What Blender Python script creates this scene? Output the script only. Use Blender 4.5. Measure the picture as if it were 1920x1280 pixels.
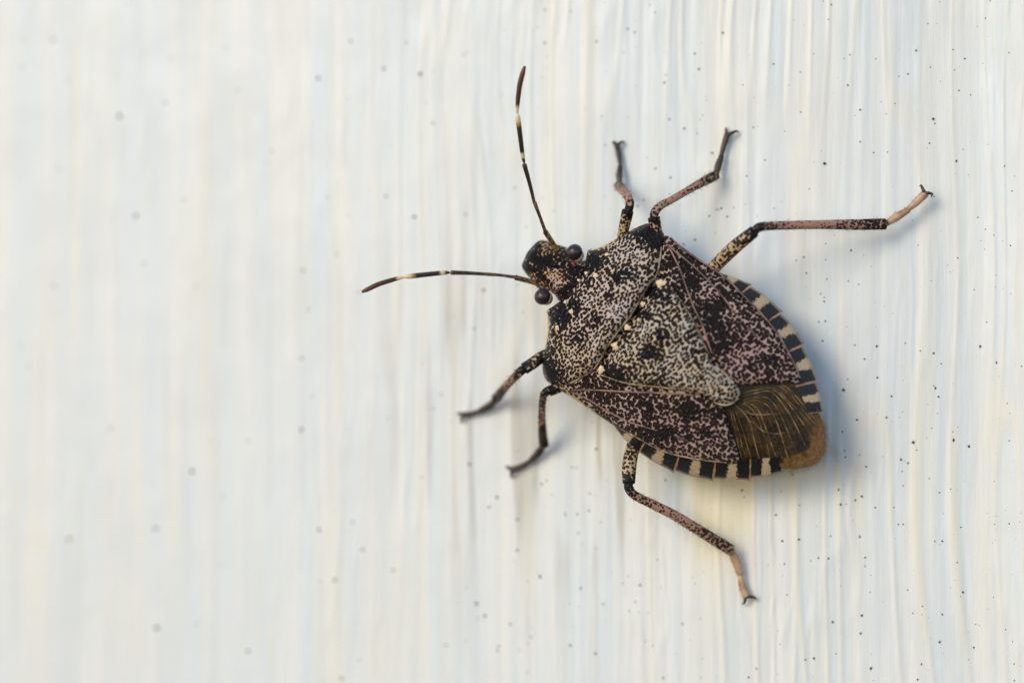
import bpy, bmesh, math, random
import numpy as np
from mathutils import Vector, Matrix, noise
from mathutils.geometry import delaunay_2d_cdt

# ------------------------------------------------------------------ scene, camera, light
for o in list(bpy.data.objects):
    bpy.data.objects.remove(o, do_unlink=True)
SC = bpy.context.scene
SC.unit_settings.system = 'METRIC'
SC.unit_settings.scale_length = 0.01          # one unit is one centimetre: a macro scene
COL = SC.collection
random.seed(7)
RNG = np.random.RandomState(11)

TILT = math.radians(14.0)
DIST = 11.6
LENS = 100.0
CAM = Vector((DIST * math.sin(TILT), -DIST * math.cos(TILT), 0.0))
FWD = (-CAM).normalized()
RGT = FWD.cross(Vector((0, 0, 1))).normalized()
UPV = RGT.cross(FWD).normalized()
cd = bpy.data.cameras.new('camera')
cam = bpy.data.objects.new('camera', cd)
COL.objects.link(cam)
cam.matrix_world = Matrix(((RGT.x, UPV.x, -FWD.x, CAM.x), (RGT.y, UPV.y, -FWD.y, CAM.y),
                           (RGT.z, UPV.z, -FWD.z, CAM.z), (0, 0, 0, 1)))
cd.lens = LENS
cd.sensor_width = 36.0
cd.clip_start = 0.1
cd.clip_end = 500.0
SC.camera = cam


def ray(px, py):
    return FWD + RGT * ((px - 960) / 1920 * 36 / LENS) + UPV * (-(py - 640) / 1920 * 36 / LENS)


def wall_at(px, py, h=0.0):
    d = ray(px, py)
    t = (-h - CAM.y) / d.y
    return CAM + d * t


# focus plane meets the wall where the photograph is sharp
foc = (wall_at(1800, 640) - CAM).dot(FWD)
cd.dof.use_dof = True
cd.dof.focus_distance = foc
cd.dof.aperture_fstop = LENS * 1e-3 / (0.046 * foc)
cd.dof.aperture_blades = 0

SUN_DIR = Vector((-0.38, -0.84, 0.36)).normalized()
sd = bpy.data.lights.new('sun', 'SUN')
sd.energy = 1.15
sd.angle = math.radians(23)
sd.color = (1.0, 0.865, 0.635)
sun = bpy.data.objects.new('sun', sd)
COL.objects.link(sun)
sun.rotation_euler = SUN_DIR.to_track_quat('Z', 'Y').to_euler()
sun.location = SUN_DIR * 30

w = bpy.data.worlds.new('World')
SC.world = w
w.use_nodes = True
nt = w.node_tree
sky = nt.nodes.new('ShaderNodeTexSky')
sky.sky_type = 'NISHITA'
sky.sun_disc = False
sky.sun_elevation = math.asin(SUN_DIR.z)
sky.sun_rotation = math.atan2(SUN_DIR.x, SUN_DIR.y)
sky.air_density = 1.0
sky.dust_density = 0.3
sky.ozone_density = 3.0
nt.links.new(sky.outputs[0], nt.nodes['Background'].inputs[0])
nt.nodes['Background'].inputs[1].default_value = 0.15

SC.view_settings.view_transform = 'Standard'
SC.view_settings.look = 'None'
SC.view_settings.gamma = 1.0
SC.view_settings.use_curve_mapping = False
SC.view_settings.exposure = 0.46


# ------------------------------------------------------------------ node helpers
class NT:
    def __init__(self, name):
        self.m = bpy.data.materials.new(name)
        self.m.use_nodes = True
        self.t = self.m.node_tree
        self.b = self.t.nodes['Principled BSDF']

    def n(self, typ, **kw):
        nd = self.t.nodes.new(typ)
        for k, v in kw.items():
            setattr(nd, k, v)
        return nd

    def put(self, sock, v):
        if isinstance(v, bpy.types.NodeSocket):
            self.t.links.new(v, sock)
        elif v is not None:
            if isinstance(v, (tuple, list)) and len(v) == 3 and sock.type == 'RGBA':
                v = (*v, 1)
            sock.default_value = v

    def math(self, op, a, b=None, c=None, clamp=False):
        nd = self.n('ShaderNodeMath', operation=op, use_clamp=clamp)
        for i, v in enumerate((a, b, c)):
            if v is not None:
                self.put(nd.inputs[i], v)
        return nd.outputs[0]

    def mix(self, f, a, b):
        nd = self.n('ShaderNodeMix', data_type='RGBA')
        self.put(nd.inputs[0], f)
        self.put(nd.inputs[6], a)
        self.put(nd.inputs[7], b)
        return nd.outputs[2]

    def step(self, v, lo, hi, a=0.0, b=1.0):
        nd = self.n('ShaderNodeMapRange', interpolation_type='SMOOTHSTEP')
        self.put(nd.inputs[0], v)
        self.put(nd.inputs[1], lo)
        self.put(nd.inputs[2], hi)
        self.put(nd.inputs[3], a)
        self.put(nd.inputs[4], b)
        return nd.outputs[0]

    def coord(self, which='Object', scale=(1, 1, 1), rot=(0, 0, 0)):
        tc = self.n('ShaderNodeTexCoord')
        mp = self.n('ShaderNodeMapping')
        mp.inputs['Scale'].default_value = scale
        mp.inputs['Rotation'].default_value = rot
        self.t.links.new(tc.outputs[which], mp.inputs[0])
        return mp.outputs[0]

    def noise(self, vec, scale, detail=2.0, rough=0.5, out=0):
        nd = self.n('ShaderNodeTexNoise')
        self.put(nd.inputs['Vector'], vec)
        nd.inputs['Scale'].default_value = scale
        nd.inputs['Detail'].default_value = detail
        nd.inputs['Roughness'].default_value = rough
        return nd.outputs[out]

    def voro(self, vec, scale, rnd=0.8, dims='3D', feature='F1'):
        nd = self.n('ShaderNodeTexVoronoi', voronoi_dimensions=dims, feature=feature)
        self.put(nd.inputs['Vector'], vec)
        nd.inputs['Scale'].default_value = scale
        nd.inputs['Randomness'].default_value = rnd
        return nd.outputs['Distance']

    def warp(self, vec, scale, amount):
        c = self.noise(vec, scale, 2.0, 0.5, out=1)
        s = self.n('ShaderNodeVectorMath', operation='SUBTRACT')
        self.put(s.inputs[0], c)
        s.inputs[1].default_value = (0.5, 0.5, 0.5)
        k = self.n('ShaderNodeVectorMath', operation='SCALE')
        self.put(k.inputs[0], s.outputs[0])
        k.inputs['Scale'].default_value = amount
        a = self.n('ShaderNodeVectorMath', operation='ADD')
        self.put(a.inputs[0], vec)
        self.put(a.inputs[1], k.outputs[0])
        return a.outputs[0]

    def attr(self, name):
        nd = self.n('ShaderNodeAttribute', attribute_name=name)
        sp = self.n('ShaderNodeSeparateColor')
        self.t.links.new(nd.outputs['Color'], sp.inputs[0])
        return sp.outputs

    def bump(self, h, strength=0.5, dist=0.01, normal=None):
        nd = self.n('ShaderNodeBump')
        nd.inputs['Strength'].default_value = strength
        nd.inputs['Distance'].default_value = dist
        self.put(nd.inputs['Height'], h)
        if normal is not None:
            self.put(nd.inputs['Normal'], normal)
        return nd.outputs[0]

    def out(self, color, rough=0.5, normal=None, spec=0.5):
        self.put(self.b.inputs['Base Color'], color)
        self.put(self.b.inputs['Roughness'], rough)
        self.put(self.b.inputs['Specular IOR Level'], spec)
        if normal is not None:
            self.put(self.b.inputs['Normal'], normal)
        return self.m


# ------------------------------------------------------------------ materials
def mat_wall():
    k = NT('white_painted_wood_grain')
    c = k.coord('Object')
    cs = k.coord('Object', (1, 1, 0.10))
    csl = k.coord('Object', (1, 1, 0.045))
    at = k.attr('stain_glow')
    s1 = k.noise(cs, 20, 3, 0.6)
    s2 = k.noise(csl, 10, 2, 0.5)
    s3 = k.noise(cs, 40, 3, 0.6)
    base = k.mix(k.step(s2, 0.36, 0.66), (0.715, 0.76, 0.795), (0.785, 0.79, 0.775))
    base = k.mix(k.step(s1, 0.54, 0.80, 0, 0.45), base, (0.80, 0.745, 0.62))
    base = k.mix(k.step(s3, 0.60, 0.80, 0, 0.25), base, (0.63, 0.63, 0.61))
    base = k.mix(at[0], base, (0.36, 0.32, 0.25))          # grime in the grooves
    base = k.mix(at[1], base, (0.80, 0.68, 0.43))          # warm glow under the bug painted in, plus yellowed streaks
    base = k.mix(k.math('MULTIPLY', at[2], 0.8), base, (0.83, 0.765, 0.63))   # warm light on the ridges, put into the paint colour
    mott = k.noise(c, 3.0, 4, 0.6)
    base = k.mix(k.step(mott, 0.4, 0.75, 0, 0.16), base, (0.68, 0.68, 0.66))
    fine = k.noise(c, 130, 3, 0.6)
    streak = k.noise(k.coord('Object', (1, 1, 0.06)), 55, 3, 0.6)
    h = k.math('ADD', k.math('MULTIPLY', fine, 0.25), streak)
    return k.out(base, k.step(mott, 0.3, 0.7, 0.30, 0.46), k.bump(h, 0.5, 0.004), 0.5)


def mat_cuticle(name, pale, warm, pinkc, dark, scale=66, dims='2D', stretch=(1, 1, 1), rot=(0, 0, 0),
                rough=0.42, r0=0.30, blotch=0.30, bump=0.6, spec=0.25):
    """pale shell with dark sunken punctures; pat.r adds darkness, pat.g pink, pat.b cream."""
    k = NT(name)
    c0 = k.coord('Object', stretch, rot)
    raw = k.coord('Object')
    c = k.warp(k.warp(c0, 40, 0.004), 12, 0.016)
    at = k.attr('pat')
    d = k.voro(c, scale, 0.88, dims)
    nb = k.noise(raw, 10, 1.5, 0.5)
    nm = k.noise(raw, 24, 1.0, 0.5)
    cell = k.noise(raw, 60, 0.0, 0.5)
    r = k.math('ADD', r0, k.math('MULTIPLY', at[0], 0.70))
    r = k.math('ADD', r, k.math('MULTIPLY', k.math('SUBTRACT', nb, 0.5), blotch * 1.5))
    r = k.math('ADD', r, k.math('MULTIPLY', k.math('SUBTRACT', nm, 0.5), blotch * 1.3))
    r = k.math('ADD', r, k.math('MULTIPLY', k.math('SUBTRACT', cell, 0.5), 0.10))
    f = k.math('DIVIDE', k.math('SUBTRACT', d, r), 0.09)
    dot = k.step(f, -0.5, 0.5, 1, 0)
    p = k.mix(at[1], pale, pinkc)
    p = k.mix(at[2], p, warm)
    p = k.mix(k.step(nm, 0.30, 0.68, 0.08, 0.62), p, warm)
    dk = k.mix(k.step(r, 0.50, 0.78), (0.034, 0.0145, 0.010), dark)
    col = k.mix(dot, p, dk)
    hgt = k.step(d, 0.05, 0.55)
    hf = k.noise(raw, 240, 2, 0.6)
    hh = k.math('ADD', hgt, k.math('MULTIPLY', hf, 0.25))
    return k.out(col, k.step(nm, 0.3, 0.7, rough - 0.06, rough + 0.08), k.bump(hh, min(1.0, bump * 1.5), 0.008), spec)


def mat_plain(name, col, rough=0.45, col2=None, scale=20, bump=0.2, bscale=120, spec=0.5):
    k = NT(name)
    raw = k.coord('Object')
    c = col if col2 is None else k.mix(k.step(k.noise(raw, scale, 3, 0.6), 0.4, 0.62), col, col2)
    return k.out(c, rough, k.bump(k.noise(raw, bscale, 2, 0.6), bump, 0.004), spec)


def mat_connex():
    k = NT('banded_abdomen_margin')
    tc = k.n('ShaderNodeTexCoord')
    sp = k.n('ShaderNodeSeparateXYZ')
    k.t.links.new(tc.outputs['UV'], sp.inputs[0])
    raw = k.coord('Object')
    j = k.math('MULTIPLY', k.math('SUBTRACT', k.noise(raw, 75, 4, 0.8), 0.5), 0.34)
    u = k.math('ABSOLUTE', k.math('SUBTRACT', sp.outputs[0], 0.5))
    uu = k.math('SUBTRACT', k.math('ADD', u, j), k.math('MULTIPLY', sp.outputs[1], 0.045))
    darkm = k.step(uu, 0.085, 0.11)
    rim = k.step(sp.outputs[1], 0.90, 0.94)
    darkm = k.math('MULTIPLY', darkm, k.math('SUBTRACT', 1.0, k.math('MULTIPLY', rim, 0.55)))
    jj = k.math('ADD', u, k.math('MULTIPLY', k.math('SUBTRACT', k.noise(raw, 40, 2, 0.5), 0.5), 0.06))
    end = k.step(jj, 0.472, 0.487)
    cream = k.mix(k.noise(raw, 90, 2, 0.5), (0.56, 0.43, 0.28), (0.42, 0.30, 0.18))
    col = k.mix(darkm, cream, (0.009, 0.008, 0.010))
    col = k.mix(end, col, (0.46, 0.24, 0.12))
    v = k.voro(raw, 130, 0.8)
    return k.out(col, 0.40, k.bump(k.math('ADD', v, k.noise(raw, 60, 2)), 0.5, 0.004), 0.55)


def mat_membrane():
    k = NT('brown_wing_membrane')
    raw = k.coord('Object')
    at = k.attr('pat')
    n1 = k.noise(raw, 16, 3, 0.6)
    fine = k.noise(k.warp(raw, 30, 0.05), 150, 3, 0.7)
    col = k.mix(k.step(n1, 0.42, 0.66), (0.009, 0.005, 0.002), (0.055, 0.028, 0.008))
    col = k.mix(k.step(fine, 0.52, 0.68, 0, 0.5), col, (0.19, 0.10, 0.028))
    col = k.mix(at[0], col, (0.007, 0.005, 0.004))
    rimn = k.math('ADD', at[1], k.math('MULTIPLY', k.math('SUBTRACT', k.noise(raw, 34, 2, 0.6), 0.5), 1.3))
    rim = k.math('MULTIPLY', k.step(rimn, 0.30, 1.05), k.step(at[1], 0.05, 0.45))
    tan = k.mix(k.step(fine, 0.38, 0.62), (0.44, 0.235, 0.070), (0.20, 0.095, 0.026))
    col = k.mix(rim, col, tan)
    m = k.out(col, 0.40, k.bump(k.math('ADD', fine, k.math('MULTIPLY', n1, 1.5)), 0.55, 0.006), 0.3)
    tr = k.n('ShaderNodeBsdfTranslucent')
    k.put(tr.inputs[0], tan)
    ms = k.n('ShaderNodeMixShader')
    k.put(ms.inputs[0], k.math('MULTIPLY', rim, 0.45))
    k.t.links.new(k.b.outputs[0], ms.inputs[1])
    k.t.links.new(tr.outputs[0], ms.inputs[2])
    tp = k.n('ShaderNodeBsdfTransparent')
    m2 = k.n('ShaderNodeMixShader')
    k.put(m2.inputs[0], k.math('MULTIPLY', k.step(at[1], 0.55, 1.0), 0.35))
    k.t.links.new(ms.outputs[0], m2.inputs[1])
    k.t.links.new(tp.outputs[0], m2.inputs[2])
    k.t.links.new(m2.outputs[0], k.t.nodes['Material Output'].inputs[0])
    return m


def mat_bands(name, stops, mott=0.0, mottc=(0.4, 0.2, 0.06), rough=0.4):
    """colours along a limb: UV.x runs from base to tip."""
    k = NT(name)
    tc = k.n('ShaderNodeTexCoord')
    sp = k.n('ShaderNodeSeparateXYZ')
    k.t.links.new(tc.outputs['UV'], sp.inputs[0])
    raw = k.coord('Object')
    u = k.math('ADD', sp.outputs[0], k.math('MULTIPLY', k.math('SUBTRACT', k.noise(raw, 70, 2), 0.5), 0.05))
    rp = k.n('ShaderNodeValToRGB')
    el = rp.color_ramp.elements
    while len(el) > 1:
        el.remove(el[-1])
    el[0].position = stops[0][0]
    el[0].color = (*stops[0][1], 1)
    for p, c in stops[1:]:
        e = el.new(p)
        e.color = (*c, 1)
    k.put(rp.inputs[0], u)
    col = rp.outputs[0]
    if mott:
        col = k.mix(k.math('MULTIPLY', k.step(k.noise(raw, 95, 2, 0.6), 0.5, 0.6), mott), col, mottc)
    return k.out(col, rough, k.bump(k.noise(raw, 160, 2, 0.6), 0.35, 0.003), 0.5)


DK = (0.008, 0.006, 0.008)
M = {}
M['wall'] = mat_wall()
M['pronotum'] = mat_cuticle('punctured_shell', (0.53, 0.455, 0.425), (0.54, 0.39, 0.23), (0.44, 0.32, 0.37), DK,
                            82, '2D', (1.14, 0.90, 1), (0, 0, 0.35), r0=0.45, blotch=0.18)
M['scutellum'] = mat_cuticle('punctured_shield', (0.51, 0.46, 0.41), (0.54, 0.39, 0.22), (0.44, 0.34, 0.36), DK,
                             80, '2D', (1.16, 0.90, 1), (0, 0, 0.5), r0=0.49, blotch=0.20)
M['wing'] = mat_cuticle('punctured_forewing', (0.45, 0.365, 0.345), (0.46, 0.33, 0.23), (0.43, 0.26, 0.285),
                        (0.015, 0.009, 0.008), 78, '2D', r0=0.55, blotch=0.22)
M['head'] = mat_cuticle('punctured_head', (0.40, 0.33, 0.30), (0.52, 0.29, 0.11), (0.44, 0.30, 0.25), DK,
                        92, '2D', r0=0.52, blotch=0.40, rough=0.5, bump=0.35, spec=0.12)
M['femur'] = mat_cuticle('speckled_thigh', (0.50, 0.38, 0.25), (0.54, 0.36, 0.18), (0.46, 0.30, 0.24), DK,
                         82, '3D', r0=0.55, blotch=0.30, bump=0.3)
M['tibia'] = mat_cuticle('speckled_shin', (0.32, 0.21, 0.165), (0.42, 0.25, 0.16), (0.46, 0.235, 0.18), DK,
                         84, '3D', r0=0.53, blotch=0.30, bump=0.3)
M['tarsus_dark'] = mat_plain('dark_brown_foot', (0.060, 0.035, 0.024), 0.4, (0.022, 0.015, 0.013), 24)
M['tarsus_pale'] = mat_plain('pale_tan_foot', (0.56, 0.36, 0.22), 0.38, (0.40, 0.23, 0.12), 18)
M['claw'] = mat_plain('brown_claw', (0.10, 0.045, 0.016), 0.3, (0.015, 0.011, 0.010), 40)
M['eye'] = mat_plain('dark_compound_eye', (0.040, 0.022, 0.026), 0.22, None, 20, 0.25, 260)
M['eye_socket'] = mat_plain('pale_eye_socket', (0.55, 0.43, 0.27), 0.4, (0.3, 0.2, 0.11), 60)
M['ocellus'] = mat_plain('red_ocellus', (0.13, 0.005, 0.018), 0.12)
M['callus'] = mat_plain('cream_callus', (0.74, 0.58, 0.37), 0.35, (0.62, 0.47, 0.31), 40)
M['body'] = mat_plain('dark_underside', (0.10, 0.075, 0.045), 0.45, (0.04, 0.028, 0.02), 20)
M['connex'] = mat_connex()
M['membrane'] = mat_membrane()
M['mvein'] = mat_plain('tan_membrane_vein', (0.34, 0.20, 0.075), 0.38, (0.09, 0.05, 0.018), 26)
M['mvein_thin'] = mat_plain('brown_membrane_vein', (0.17, 0.10, 0.036), 0.4, (0.035, 0.020, 0.008), 30)
M['wvein'] = mat_plain('pink_wing_vein', (0.28, 0.15, 0.115), 0.42, (0.09, 0.05, 0.045), 16)
M['rim'] = mat_plain('cream_rim', (0.42, 0.30, 0.17), 0.42, (0.07, 0.045, 0.03), 24)
M['bristle'] = mat_plain('golden_bristle', (0.30, 0.18, 0.08), 0.4)
M['bristle_dark'] = mat_plain('dark_bristle', (0.10, 0.06, 0.03), 0.4)
M['speck'] = mat_plain('black_speck', (0.012, 0.013, 0.012), 0.55, (0.03, 0.032, 0.028), 60)
M['speck_brown'] = mat_plain('rusty_speck', (0.17, 0.075, 0.025), 0.6, (0.03, 0.02, 0.015), 60)
BR0, CRM = (0.022, 0.014, 0.012), (0.74, 0.56, 0.32)
M['ant1'] = mat_bands('antenna_mottled', [(0, (0.30, 0.13, 0.035)), (0.35, (0.03, 0.02, 0.015)), (1, (0.02, 0.015, 0.014))], 0.75, (0.42, 0.21, 0.06))
M['ant2'] = mat_bands('antenna_speckled', [(0, (0.022, 0.016, 0.014)), (0.85, (0.022, 0.016, 0.014)), (1, (0.16, 0.08, 0.03))], 0.6, (0.30, 0.15, 0.05))
M['ant3'] = mat_bands('antenna_dark', [(0, (0.10, 0.05, 0.02)), (0.2, (0.020, 0.015, 0.014)), (0.92, (0.016, 0.012, 0.012)), (1, (0.12, 0.06, 0.03))], 0.35, (0.17, 0.09, 0.035))
M['ant4'] = mat_bands('antenna_banded', [(0, (0.03, 0.015, 0.01)), (0.08, (0.06, 0.03, 0.015)), (0.13, CRM), (0.18, CRM), (0.24, BR0), (0.72, (0.035, 0.018, 0.012)), (0.80, (0.40, 0.22, 0.07)), (0.87, CRM), (1, (0.80, 0.66, 0.45))])
M['ant5'] = mat_bands('antenna_tip', [(0, (0.80, 0.66, 0.45)), (0.12, CRM), (0.20, (0.06, 0.022, 0.010)), (0.65, (0.085, 0.028, 0.011)), (1, (0.14, 0.048, 0.014))])


# ------------------------------------------------------------------ generic mesh helpers
def link(name, me, mat, parent=None, sharp=60):
    me.materials.append(mat)
    me.polygons.foreach_set('use_smooth', [True] * len(me.polygons))
    me.update()
    if sharp:
        me.set_sharp_from_angle(angle=math.radians(sharp))
    o = bpy.data.objects.new(name, me)
    COL.objects.link(o)
    if parent is not None:
        o.parent = parent
    return o


def mesh(name, verts, faces):
    me = bpy.data.meshes.new(name)
    me.from_pydata([tuple(v) for v in verts], [], faces)
    return me


def smooth_noise(x, z, cx, cz, seed):
    """lattice noise in [-1, 1], cells cx by cz."""
    r = np.random.RandomState(seed)
    L = r.uniform(-1, 1, (512, 512))
    u, v = x / cx + 200.3, z / cz + 200.7
    i, j = np.floor(u).astype(int), np.floor(v).astype(int)
    fu, fv = u - i, v - j
    fu, fv = fu * fu * (3 - 2 * fu), fv * fv * (3 - 2 * fv)
    g = lambda a, b: L[a % 512, b % 512]
    return ((g(i, j) * (1 - fu) + g(i + 1, j) * fu) * (1 - fv) + (g(i, j + 1) * (1 - fu) + g(i + 1, j + 1) * fu) * fv)


# ------------------------------------------------------------------ the wall: white painted board with wood grain
def wall_height(x, z):
    drift = 0.05 * smooth_noise(x * 0 + 1, z, 1, 1.7, 3) + 0.035 * smooth_noise(x, z, 0.5, 0.9, 4)
    xx = x + drift
    a = smooth_noise(xx, z, 0.070, 1.3, 21)
    b = smooth_noise(xx, z, 0.034, 0.8, 22)
    c = smooth_noise(xx, z, 0.30, 2.4, 23)
    d = smooth_noise(xx, z, 0.020, 0.45, 24)
    ridge = np.clip(1 - np.abs(a) * 4.4, 0, 1) ** 1.3
    mask = np.clip(0.55 + 0.8 * smooth_noise(x, z, 0.45, 1.3, 25), 0, 1)
    fall = np.clip(0.62 + (x + 0.3) * 0.42, 0.30, 1.0)
    h = fall * (0.0046 * ridge * mask + 0.0016 * b + 0.0022 * c + 0.0008 * d)
    a2 = smooth_noise(xx + 0.03 * smooth_noise(x, z, 0.2, 0.25, 28), z, 0.052, 0.36, 27)
    h = h + fall * 0.0045 * np.clip(1 - np.abs(a2) * 5.0, 0, 1) ** 1.5 * np.clip(smooth_noise(x, z, 0.35, 0.6, 29) * 1.6, 0, 1)
    h = h + 0.0008 * smooth_noise(x, z, 0.06, 0.07, 26)
    h = h * np.clip((2.85 - np.abs(z)) / 0.5, 0, 1) * np.clip((x + 3.45) / 0.6, 0, 1) * np.clip((3.15 - x) / 0.5, 0, 1)
    h = h - 0.07 * np.clip((x - 0.6) / 1.2, 0, 1.4) ** 2
    # the board swells into a low moulded edge on the right
    edge = np.clip((x - 1.83) / 0.5, 0, 1)
    h = h + 0.16 * edge ** 1.5
    return h


xs = np.concatenate([np.arange(-14, -3.5, 0.35), np.arange(-3.5, 3.2, 0.0068), np.arange(3.2, 12.1, 0.35)])
zs = np.concatenate([np.arange(-10, -2.9, 0.4), np.arange(-2.9, 2.9, 0.034), np.arange(2.9, 10.2, 0.4)])
X, Z = np.meshgrid(xs, zs, indexing='ij')
Hh = wall_height(X, Z)
nx, nz = X.shape
V = np.stack([X, -Hh, Z], -1).reshape(-1, 3)
idx = np.arange(nx * nz).reshape(nx, nz)
Fq = np.stack([idx[:-1, :-1], idx[1:, :-1], idx[1:, 1:], idx[:-1, 1:]], -1).reshape(-1, 4)
# board thickness: a back sheet and closing sides
nb_ = len(V)
Bk = np.array([[xs[0], 1.6, zs[0]], [xs[-1], 1.6, zs[0]], [xs[-1], 1.6, zs[-1]], [xs[0], 1.6, zs[-1]]])
faces = [tuple(int(q) for q in f) for f in Fq]
faces.append((nb_ + 3, nb_ + 2, nb_ + 1, nb_))
faces.append(tuple([int(i) for i in idx[::-1, 0]] + [nb_, nb_ + 1]))
faces.append(tuple([int(i) for i in idx[:, -1]] + [nb_ + 2, nb_ + 3]))
faces.append(tuple([int(i) for i in idx[0, :]] + [nb_ + 3, nb_]))
faces.append(tuple([int(i) for i in idx[-1, ::-1]] + [nb_ + 1, nb_ + 2]))
me = mesh('wall', np.concatenate([V, Bk]), faces)
ca = me.color_attributes.new('stain_glow', 'FLOAT_COLOR', 'POINT')
st = np.zeros((len(V) + 4, 4))
st[:, 3] = 1
xf, zf = V[:, 0], V[:, 2]


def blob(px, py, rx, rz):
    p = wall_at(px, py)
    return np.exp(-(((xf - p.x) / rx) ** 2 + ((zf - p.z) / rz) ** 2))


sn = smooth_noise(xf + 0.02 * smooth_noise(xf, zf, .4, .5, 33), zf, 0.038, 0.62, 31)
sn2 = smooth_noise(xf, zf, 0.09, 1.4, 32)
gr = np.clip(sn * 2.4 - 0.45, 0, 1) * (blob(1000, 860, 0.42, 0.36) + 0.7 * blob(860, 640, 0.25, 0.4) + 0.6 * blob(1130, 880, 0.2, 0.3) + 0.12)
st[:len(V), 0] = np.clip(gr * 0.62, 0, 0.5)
ye = np.clip(sn2 * 1.5 - 0.1, 0, 1) * (1.3 * blob(1420, 920, 0.38, 0.2) + 0.35 * blob(1200, 960, 0.4, 0.3) + 0.10)  # painted glow below the abdomen, over faint yellow streaks
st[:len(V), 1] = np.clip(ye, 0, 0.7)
rd = np.clip(1 - np.abs(smooth_noise(xf + 0.05 * smooth_noise(xf * 0 + 1, zf, 1, 1.7, 3) + 0.035 * smooth_noise(xf, zf, 0.5, 0.9, 4), zf, 0.070, 1.3, 21)) * 5.0, 0, 1) ** 1.5
rd = rd * np.clip(0.55 + 0.8 * smooth_noise(xf, zf, 0.45, 1.3, 25), 0, 1)
st[:len(V), 2] = np.clip(rd * np.clip(0.5 + xf * 0.28, 0.12, 1), 0, 1)  # lit ridge crests painted cream, stronger to the right
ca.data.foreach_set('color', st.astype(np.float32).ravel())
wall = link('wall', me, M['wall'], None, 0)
wall['kind'] = 'structure'
wall['label'] = 'white painted board with vertical wood grain and black specks'


def wall_z(x, z):
    return float(wall_height(np.array([x]), np.array([z]))[0])


def speck_mesh(seed, legs=0):
    r = random.Random(seed)
    bm = bmesh.new()
    bmesh.ops.create_icosphere(bm, subdivisions=2, radius=1.0)
    for v in bm.verts:
        n = noise.noise(v.co * 1.3 + Vector((seed * 3.1, 0, 0)))
        v.co *= 1 + 0.35 * n
        v.co.y *= 0.45
    for i in range(legs):
        a = r.uniform(0, 6.28)
        L = r.uniform(1.6, 3.4)
        d = Vector((math.cos(a), 0, math.sin(a)))
        s = Vector((-d.z, 0, d.x)) * 0.13
        p = [d * 0.6 + s + Vector((0, -0.12, 0)), d * 0.6 - s + Vector((0, -0.12, 0)), d * L + Vector((0, -0.02, 0)), d * 0.6 + Vector((0, 0.3, 0))]
        q = [bm.verts.new(v) for v in p]
        for f in ((0, 1, 2), (1, 3, 2), (3, 0, 2)):
            bm.faces.new([q[i_] for i_ in f])
    me = bpy.data.meshes.new('speck')
    bm.to_mesh(me)
    bm.free()
    me.materials.append(M['speck'])
    me.polygons.foreach_set('use_smooth', [True] * len(me.polygons))
    return me


SPM = [speck_mesh(i) for i in range(5)] + [speck_mesh(10 + i, 4 + i) for i in range(4)]
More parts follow.
